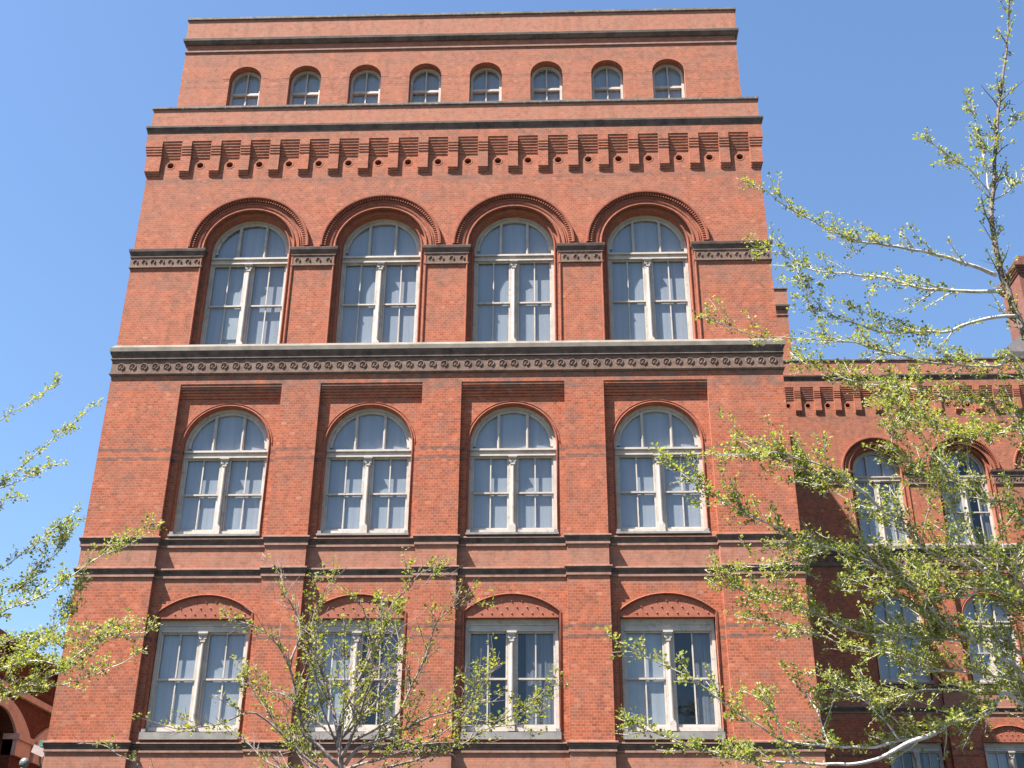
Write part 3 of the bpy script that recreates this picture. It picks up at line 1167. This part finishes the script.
h.tube([(0, 0, -.45), (d2*.6, 0, -.45), (d2*.95, 0, -.38), (d2, 0, -.22), (d2, 0, -.10)], .025, 8)
h.tube([(d2, 0, -.14), (d2, 0, -.08)], .07, 10)
h.box(-.03, .0, -.07, .07, -.55, -.35)
h.build('bracket', METAL_GREY, GL)

# ------------------------------------------------------------------ trees
def smooth_path(pts, step):
    """Catmull-Rom through the points, resampled"""
    P = [pts[0]*2-pts[1]]+pts+[pts[-1]*2-pts[-2]]
    out = []
    for i in range(1, len(P)-2):
        a, b, c, d = P[i-1], P[i], P[i+1], P[i+2]
        n = max(1, int((c-b).length/step))
        for k in range(n):
            t = k/n
            out.append(.5*((2*b)+(c-a)*t+(2*a-5*b+4*c-d)*t*t+(3*b-a-3*c+d)*t*t*t))
    out.append(pts[-1])
    return out


class Tree:
    def __init__(self, name, base, label, cat, bark, leaf, seed):
        self.root = empty(name, base, label, cat, None)
        self.base = Vector(base)
        self.bark, self.leafmat = bark, leaf
        self.rng = random.Random(seed)
        self.V, self.F = [], []
        self.trunkmb = MB()
        self.n = 0

    def leaf(self, p, d, size):
        r = self.rng
        up = Vector((r.gauss(0, .55), r.gauss(0, .55), 1.0)).normalized()
        side = d.cross(up)
        if side.length < 1e-3:
            side = Vector((1, 0, 0))
        side.normalize()
        nrm = side.cross(d)
        w = size*r.uniform(.38, .52)
        f = size*r.uniform(.05, .22)
        o = len(self.V)
        self.V += [tuple(p), tuple(p+d*size*.62+side*w+nrm*f), tuple(p+d*size*1.0), tuple(p+d*size*.62-side*w+nrm*f)]
        self.F += [(o, o+1, o+2), (o, o+2, o+3)]

    def spur(self, p, axis, nl, size):
        r = self.rng
        for _ in range(nl):
            d = Vector((r.gauss(0, 1), r.gauss(0, 1), r.gauss(.35, .9)))+axis*.5
            if d.length < .1:
                continue
            d.normalize()
            self.leaf(p+d*.012+Vector((r.uniform(-.02, .02), r.uniform(-.02, .02), r.uniform(-.02, .02))), d, size*r.uniform(.6, 1.15))

    def clothe(self, path, t0, t1, step, nl, size, keep):
        """leaf clusters on short spurs along a path"""
        r = self.rng
        acc = 0.0
        tot = sum((b-a).length for a, b in zip(path[:-1], path[1:])) or 1
        run = 0.0
        for a, b in zip(path[:-1], path[1:]):
            l = (b-a).length
            if l < 1e-6:
                continue
            ax = (b-a)/l
            q = 0.0
            while acc <= l-q:
                q += acc
                acc = step*r.uniform(.6, 1.4)
                t = (run+q)/tot
                if t0 <= t <= t1 and r.random() < keep:
                    off = Vector((r.gauss(0, 1), r.gauss(0, 1), r.gauss(.3, 1)))
                    off = (off-ax*off.dot(ax))
                    if off.length > 0:
                        off.normalize()
                    self.spur(a+ax*q+off*r.uniform(.01, .05), (ax+off).normalized(), r.randint(max(1, nl-2), nl+1), size)
            acc -= (l-q)
            run += l

    def limb(self, pts, r0_, r1_, shoots=0.0, leafy=1.0, leaf_from=.15, size=.045, step=.027, shoot_len=(.3, .9), nl=3, twig_r=.0072,
             bare=.0, rise=.35, bark=None):
        r = self.rng
        path = smooth_path(pts, .09)
        jit = []
        s = r.uniform(0, 100)
        for i, p in enumerate(path):
            k = .012 if 0 < i < len(path)-1 else 0
            jit.append(p+Vector((noise.noise(Vector((i*.35, s, 0))), noise.noise(Vector((i*.35, s, 9))), noise.noise(Vector((i*.35, s, 17)))))*k*2.2)
        path = jit
        n = len(path)
        r0_, r1_ = r0_*1.12, r1_
        rad = [r0_+(r1_-r0_)*((i/(n-1))**.62) for i in range(n)]
        mb = MB()
        off = self.base
        mb.tube([p-off for p in path], rad, 7)
        if leafy > 0:
            self.clothe(path, leaf_from, 1.0, step, nl, size, leafy)
        # side shoots
        L = sum((b-a).length for a, b in zip(path[:-1], path[1:]))
        for _ in range(int(L*shoots*2.9)):
            t = leaf_from+(1-leaf_from)*r.random()**.9
            i = min(n-2, int(t*(n-1)))
            ax = (path[i+1]-path[i]).normalized()
            sd = Vector((r.gauss(0, 1), r.gauss(0, 1), r.gauss(rise, .8)))
            sd = sd-ax*sd.dot(ax)
            if sd.length < .05:
                continue
            sd.normalize()
            dr = (ax*r.uniform(.9, 2.0)+sd).normalized()
            ln = r.uniform(*shoot_len)*(1.4-.7*t)
            pp = [path[i]]
            m = max(3, int(ln/.09))
            for k in range(m):
                dr = (dr+Vector((r.gauss(0, .10), r.gauss(0, .10), r.gauss(.035, .10)))).normalized()
                pp.append(pp[-1]+dr*ln/m)
            rr0 = min(rad[i]*.6, twig_r*1.7)
            mb.tube([q-off for q in pp], [rr0+(twig_r*.45-rr0)*k/m for k in range(m+1)], 5, False)
            isbare = r.random() < bare
            if not isbare:
                self.clothe(pp, .12, 1.0, step, nl, size, leafy)
            if r.random() < .55 or isbare:
                for _q in range(r.randint(1, 3)):
                    j = r.randint(1, m-1)
                    ax2 = (pp[j+1]-pp[j]).normalized()
                    s2 = Vector((r.gauss(0, 1), r.gauss(0, 1), r.gauss(.3, .8)))
                    d3 = (ax2*.8+s2.normalized()*.8).normalized()
                    l3 = ln*r.uniform(.25, .5)
                    qq = [pp[j]]
                    for k in range(3):
                        d3 = (d3+Vector((r.gauss(0, .12), r.gauss(0, .12), r.gauss(.03, .12)))).normalized()
                        qq.append(qq[-1]+d3*l3/3)
                    mb.tube([q-off for q in qq], [twig_r*.7, twig_r*.6, twig_r*.5, twig_r*.4], 4, False)
                    if not isbare:
                        self.clothe(qq, .1, 1, step, nl, size, leafy)
        self.n += 1
        mb.build('limb', bark or self.bark, self.root, True)
        return path

    def trunk(self, pts, rad):
        path = smooth_path(pts, .25)
        n = len(path)
        rr = []
        for i in range(n):
            t = i/(n-1)*(len(rad)-1)
            a = min(int(t), len(rad)-2)
            rr.append(rad[a]+(rad[a+1]-rad[a])*(t-a))
        mb = MB()
        mb.tube([p-self.base for p in path], rr, 14)
        mb.build('trunk', self.bark, self.root, True)

    def finish(self):
        mb = MB()
        off = self.base
        mb.v = [(x-off.x, y-off.y, z-off.z) for x, y, z in self.V]
        mb.f = self.F
        mb.build('foliage', self.leafmat, self.root)


def trace(pix, Y0, Y1):
    n = len(pix)
    return [at(x, y, Y0+(Y1-Y0)*i/(n-1)) for i, (x, y) in enumerate(pix)]


# ---- tall tree at the right: the trunk stands outside the frame, limbs reach in from the right
TY = -15.5
tk = [(1072, 470), (1045, 385), (1024, 331), (1002, 277), (994, 240), (992, 222), (993, 187), (998, 117), (1007, 44), (1010, 0), (1013, -45)]
T0 = at(1072, 470, TY)
base = Vector((T0.x+.25, TY+.1, 0))
RT = Tree('tall_tree', base, 'tall pale barked tree with young leaves, limbs reaching in from the right edge', 'tree', BARK, LEAF, 11)


def on_trunk(z):
    t = max(0.0, min(1.0, z/T0.z))
    return base.lerp(T0, t)+Vector((.05*math.sin(z*1.7), 0, 0))


RT.trunk([base, on_trunk(1.5), on_trunk(3.5), on_trunk(5.0), T0], [.24, .19, .16, .12, .07])
RT.limb(trace(tk, TY, TY+.5), .066, .006, shoots=2.2, leafy=.6, leaf_from=.12, shoot_len=(.2, .55), step=.05, bark=BARK_SHADED)


def rlimb(pix, droot, dtip, r0_, r1_=.005, zroot=None, **kw):
    pts = trace(pix, TY+droot, TY+dtip)
    if zroot is not None:
        pts = [on_trunk(zroot)]+pts
    return RT.limb(pts, r0_, r1_, **kw)


# upper stems
rlimb([(990, 195), (982, 152), (972, 103), (968, 88)], .2, .1, .014, shoots=3.0, leafy=.7, shoot_len=(.15, .35))
rlimb([(988, 190), (970, 170), (955, 160), (935, 146), (923, 136)], .2, -.5, .012, shoots=3.0, leafy=.8, shoot_len=(.12, .35))
rlimb([(994, 200), (1010, 190), (1024, 180), (1045, 172)], .3, 1.0, .013, shoots=2, leafy=.5, shoot_len=(.2, .4))
rlimb([(998, 135), (1012, 122), (1030, 112)], .3, .6, .012, shoots=2, leafy=.35, shoot_len=(.2, .4))
# long limbs to the left
rlimb([(996, 275), (976, 267), (929, 253), (888, 245), (862, 242), (832, 231), (812, 220), (783, 205), (765, 190), (736, 178)], 0, -.9, .030,
      shoots=1.8, leafy=.75, leaf_from=.12, shoot_len=(.2, .6))
rlimb([(1002, 291), (958, 291), (923, 288), (888, 279), (859, 276), (812, 269), (777, 253), (750, 250)], 0, .7, .028,
      shoots=2.2, leafy=.75, leaf_from=.12, shoot_len=(.2, .7))
rlimb([(1017, 316), (988, 319), (958, 327), (941, 332), (888, 332), (865, 327), (835, 316), (810, 296), (797, 274)], 0, -.3, .027,
      shoots=2.8, leafy=.8, leaf_from=.15, shoot_len=(.25, .7))
rlimb([(1024, 371), (996, 367), (958, 366), (923, 361), (888, 352), (859, 344), (832, 341), (797, 338), (762, 338), (724, 326), (703, 315)], .2, -1.4, .036,
      zroot=5.6, shoots=2.0, leafy=.7, leaf_from=.35, shoot_len=(.25, .7))
rlimb([(1024, 420), (990, 405), (958, 399), (929, 393), (906, 388), (859, 383), (835, 374), (803, 363), (790, 352)], .4, 1.2, .028,
      zroot=5.1, shoots=2.8, leafy=.8, leaf_from=.35, shoot_len=(.3, .8))
rlimb([(1030, 445), (999, 435), (976, 436), (946, 429), (915, 418), (885, 402)], -.3, -1.4, .024, zroot=4.9, shoots=3.0, leafy=.85,
      leaf_from=.4, shoot_len=(.3, .8))
rlimb([(1024, 590), (988, 558), (964, 540), (941, 491), (926, 477), (906, 459), (891, 444), (897, 417)], .1, .6, .034, zroot=3.4,
      shoots=3.2, leafy=.85, leaf_from=.35, shoot_len=(.3, .9))
rlimb([(1024, 520), (985, 500), (950, 470), (925, 440), (905, 405), (890, 380)], .6, 1.5, .024, zroot=4.3, shoots=3.2, leafy=.85,
      leaf_from=.4, shoot_len=(.3, .8))
rlimb([(1010, 590), (976, 570), (929, 552), (905, 529), (882, 510), (865, 495), (847, 485), (820, 477), (806, 471), (783, 457), (762, 445), (735, 436)],
      -.4, -1.6, .034, zroot=3.5, shoots=2.9, leafy=.9, leaf_from=.38, shoot_len=(.25, .75))
rlimb([(882, 510), (860, 488), (830, 470), (800, 458), (770, 452), (735, 455), (705, 452)], -1.0, -1.9, .015, shoots=2.2, leafy=.9, leaf_from=.3, shoot_len=(.2, .5))
rlimb([(1030, 690), (1017, 669), (982, 645), (941, 620), (911, 587), (888, 573), (862, 558), (832, 548), (803, 541), (783, 532), (762, 520), (724, 500), (690, 478), (660, 458)],
      -.2, -1.9, .040, zroot=2.7, shoots=2.6, leafy=.95, leaf_from=.35, shoot_len=(.25, .7))
rlimb([(1024, 593), (994, 590), (952, 585), (915, 578), (880, 590), (850, 575)], .5, .9, .026, zroot=3.6, shoots=3.0, leafy=.85, leaf_from=.4, shoot_len=(.3, .8))
rlimb([(1024, 606), (958, 597), (935, 594), (900, 575), (870, 556), (840, 548), (800, 560), (760, 565)], -.6, -1.0, .028, zroot=3.5, shoots=3.0, leafy=.9,
      leaf_from=.35, shoot_len=(.3, .8))
rlimb([(1024, 655), (955, 640), (923, 638), (894, 635), (862, 632), (832, 620), (800, 607), (759, 598), (730, 584), (705, 570)], -.2, -1.3, .032, zroot=3.0,
      shoots=3.3, leafy=.95, leaf_from=.3, shoot_len=(.25, .75))
rlimb([(1035, 700), (1017, 681), (973, 673), (929, 670), (900, 657), (865, 648), (835, 641), (794, 626), (774, 620), (745, 602)], .3, -.4, .034, zroot=2.6,
      shoots=3.2, leafy=.9, leaf_from=.32, shoot_len=(.25, .75))
rlimb([(1040, 716), (1000, 690), (960, 690), (920, 690), (885, 700), (850, 690), (810, 672)], .9, 1.6, .024, zroot=2.5, shoots=3.2, leafy=.85, leaf_from=.35,
      shoot_len=(.3, .7))
low = rlimb([(1024, 705), (988, 714), (952, 723), (935, 733), (900, 741), (876, 746), (853, 748), (812, 744), (783, 740), (760, 727), (736, 711), (721, 701), (692, 678), (663, 666), (639, 651), (619, 642)],
            -.3, -1.8, .040, zroot=2.35, shoots=2.0, leafy=.9, leaf_from=.30, shoot_len=(.2, .55))
rlimb([(935, 733), (911, 742), (876, 760), (853, 764), (797, 763), (762, 761), (741, 759), (712, 752), (692, 748), (671, 739), (648, 730), (619, 719)], -.8, -2.2, .026,
      shoots=2.0, leafy=.95, leaf_from=.35, shoot_len=(.2, .5))
rlimb([(783, 740), (777, 719), (765, 700), (757, 682)], -1.3, -1.2, .010, shoots=2.5, leafy=.9, shoot_len=(.15, .4))
rlimb([(830, 745), (818, 715), (800, 690), (780, 665)], -1.1, -.5, .010, shoots=2.5, leafy=.9, shoot_len=(.15, .4))
rlimb([(900, 741), (880, 715), (862, 700), (835, 690)], -.8, -.4, .010, shoots=3, leafy=.9, shoot_len=(.15, .5))
RT.finish()

# ---- tree at the left edge: trunk outside the frame, limbs reach in
LY = -14.5
LB = at(-75, 700, LY)
lbase = Vector((LB.x-.15, LY, 0))
LT = Tree('street_tree', lbase, 'leafy pale barked tree reaching in from the left edge before the corner', 'tree', BARK, LEAF, 23)
ltop = at(-88, 520, LY)


def on_ltrunk(z):
    return lbase.lerp(ltop, max(0, min(1, z/ltop.z)))


LT.trunk([lbase, on_ltrunk(1.5), on_ltrunk(3.0), ltop], [.19, .15, .12, .06])
LT.limb([ltop, at(-92, 430, LY), at(-90, 340, LY+.1), at(-86, 260, LY)], .058, .01, shoots=3, leafy=.7, shoot_len=(.3, .8))


def llimb(pix, droot, dtip, r0_, r1_=.005, zroot=None, **kw):
    pts = trace(pix, LY+droot, LY+dtip)
    if zroot is not None:
        pts = [on_ltrunk(zroot)]+pts
    LT.limb(pts, r0_, r1_, **kw)


llimb([(-45, 515), (0, 486), (23, 467), (42, 448), (61, 434), (82, 416), (103, 399)], .1, .5, .022, zroot=4.4, shoots=1.2, leafy=.95, leaf_from=.4, shoot_len=(.12, .3))
llimb([(-50, 455), (-20, 432), (0, 419), (16, 410), (35, 398), (60, 384)], 0, -.4, .018, zroot=4.6, shoots=1.2, leafy=.95, leaf_from=.4, shoot_len=(.12, .3))
llimb([(0, 488), (23, 479), (45, 467), (66, 462)], .1, .2, .010, shoots=2, leafy=.9, shoot_len=(.1, .3))
llimb([(-40, 520), (-10, 505), (14, 497), (26, 498)], .2, .6, .012, zroot=4.2, shoots=2, leafy=.8, leaf_from=.5, shoot_len=(.1, .3))
llimb([(-40, 595), (0, 570), (30, 548), (54, 528), (70, 519), (80, 508)], .3, .9, .018, zroot=3.5, shoots=2.2, leafy=.8, leaf_from=.4, shoot_len=(.15, .5))
llimb([(-45, 640), (0, 613), (18, 606), (38, 597), (64, 581), (85, 566), (106, 554), (130, 545), (162, 524)], 0, -.6, .024, zroot=3.1, shoots=2.2, leafy=.95,
      leaf_from=.3, shoot_len=(.15, .5))
llimb([(-40, 620), (0, 598), (23, 584), (44, 563), (60, 550), (67, 530)], .4, .7, .018, zroot=3.2, shoots=3.2, leafy=.9, leaf_from=.35, shoot_len=(.2, .6))
llimb([(-40, 700), (0, 692), (29, 685), (58, 672), (88, 651), (117, 628)], -.1, -.6, .020, zroot=2.5, shoots=2.8, leafy=.95, leaf_from=.3, shoot_len=(.2, .6))
llimb([(-40, 715), (0, 701), (38, 689), (82, 679), (123, 663), (140, 650)], .2, .2, .020, zroot=2.35, shoots=1.8, leafy=.75, leaf_from=.3, shoot_len=(.2, .5))
llimb([(58, 672), (82, 651), (105, 637), (130, 634), (147, 631), (156, 617)], -.3, -.8, .012, shoots=2.8, leafy=.95, leaf_from=.15, shoot_len=(.12, .4))
llimb([(-30, 685), (0, 669), (38, 645), (64, 619), (73, 593), (82, 575)], .3, .9, .018, zroot=2.8, shoots=3.2, leafy=.95, leaf_from=.3, shoot_len=(.2, .6))
llimb([(-35, 665), (0, 645), (25, 636), (50, 640), (75, 628)], -.4, -.9, .018, zroot=2.9, shoots=3.4, leafy=.95, leaf_from=.3, shoot_len=(.2, .6))
llimb([(-35, 690), (-5, 672), (22, 662), (46, 662), (70, 668)], -.6, -1.2, .016, zroot=2.6, shoots=3.4, leafy=.95, leaf_from=.3, shoot_len=(.2, .6))
LT.finish()

# ---- small twiggy tree in front of the middle
MY = -15.0
MB0 = at(343, 800, MY)
mbase = Vector((MB0.x+.05, MY, 0))
MT = Tree('young_tree', mbase, 'small twiggy tree with half opened leaves in front of the second window column', 'tree', BARK_DARK, LEAF_BUD, 37)
MT.trunk([mbase, mbase+Vector((.02, 0, .9)), at(341, 790, MY), at(339, 745, MY)], [.075, .06, .042, .034])
kw = dict(leafy=.66, size=.047, step=.046, nl=4, bare=.42, twig_r=.0048)


def mlimb(pix, droot, dtip, r0_, r1_=.004, **k2):
    k3 = dict(kw)
    k3.update(k2)
    MT.limb(trace(pix, MY+droot, MY+dtip), r0_, r1_, **k3)


mlimb([(339, 748), (339, 730), (346, 707), (366, 666), (380, 634), (393, 604), (410, 587), (422, 572), (451, 564)], 0, .3, .034, shoots=4.5, shoot_len=(.2, .7), bare=.45)
mlimb([(340, 760), (352, 735), (365, 700), (372, 660), (368, 625), (360, 600)], 0, -.8, .026, shoots=4.5, shoot_len=(.2, .7))
mlimb([(338, 765), (318, 745), (305, 733), (296, 700), (290, 666), (273, 640), (258, 628), (222, 616)], 0, -.3, .028, shoots=3.6, shoot_len=(.2, .6), leaf_from=.2)
mlimb([(290, 668), (297, 640), (299, 622), (286, 593), (280, 575), (262, 553)], -.2, .2, .016, shoots=4.5, shoot_len=(.15, .5), bare=.8, leafy=.4)
mlimb([(339, 740), (330, 700), (318, 660), (312, 625), (322, 595), (335, 575)], 0, .8, .024, shoots=4.5, shoot_len=(.2, .6))
mlimb([(352, 742), (396, 716), (410, 689), (425, 657), (437, 622), (454, 607), (478, 587)], .1, .5, .022, shoots=4.8, shoot_len=(.2, .6), bare=.6, leafy=.5)
mlimb([(345, 765), (358, 748), (396, 733), (431, 716), (454, 710), (484, 684), (500, 660)], 0, -.6, .024, shoots=4.2, shoot_len=(.2, .65))
mlimb([(454, 712), (490, 722), (526, 708), (550, 684), (557, 668)], -.3, -.8, .012, shoots=3.2, shoot_len=(.15, .5), leafy=.7, bare=.15)
mlimb([(345, 780), (396, 766), (454, 748), (484, 730), (513, 724), (545, 716)], 0, .6, .022, shoots=3.6, shoot_len=(.2, .6), leafy=.7)
mlimb([(335, 785), (300, 778), (270, 763), (249, 745), (226, 730)], 0, .4, .020, shoots=4.2, shoot_len=(.2, .6), leafy=.7)
mlimb([(330, 778), (293, 745), (264, 719), (249, 713), (225, 722), (205, 727), (176, 727), (150, 722), (132, 715)], 0, -1.0, .022, shoots=2.2, shoot_len=(.2, .5), leaf_from=.15, leafy=.6)
mlimb([(339, 800), (270, 795), (200, 785), (150, 772), (129, 760), (102, 745), (76, 744)], 0, .8, .022, shoots=1.4, shoot_len=(.15, .35), leafy=.45, leaf_from=.35)
mlimb([(338, 740), (310, 715), (285, 695), (262, 690), (240, 680)], .1, .9, .018, shoots=4.2, shoot_len=(.2, .6), leafy=.7)
mlimb([(340, 740), (385, 690), (400, 650), (395, 620)], .1, 1.0, .018, shoots=4.2, shoot_len=(.2, .6))
mlimb([(343, 770), (400, 752), (440, 735), (470, 705), (478, 670)], 0, -1.2, .018, shoots=4.0, shoot_len=(.2, .6))
rg = random.Random(5)
for k in range(8):
    tx, ty = rg.uniform(225, 480), rg.uniform(585, 735)
    sx, sy = 339+(tx-339)*.12, rg.uniform(735, 790)
    mid = (sx+(tx-sx)*.55+rg.uniform(-12, 12), sy+(ty-sy)*.45)
    mlimb([(sx, sy), mid, (tx, ty)], 0, rg.uniform(-1.1, 1.1), rg.uniform(.010, .018), shoots=3.6, shoot_len=(.15, .55), leaf_from=.25)
MT.finish()
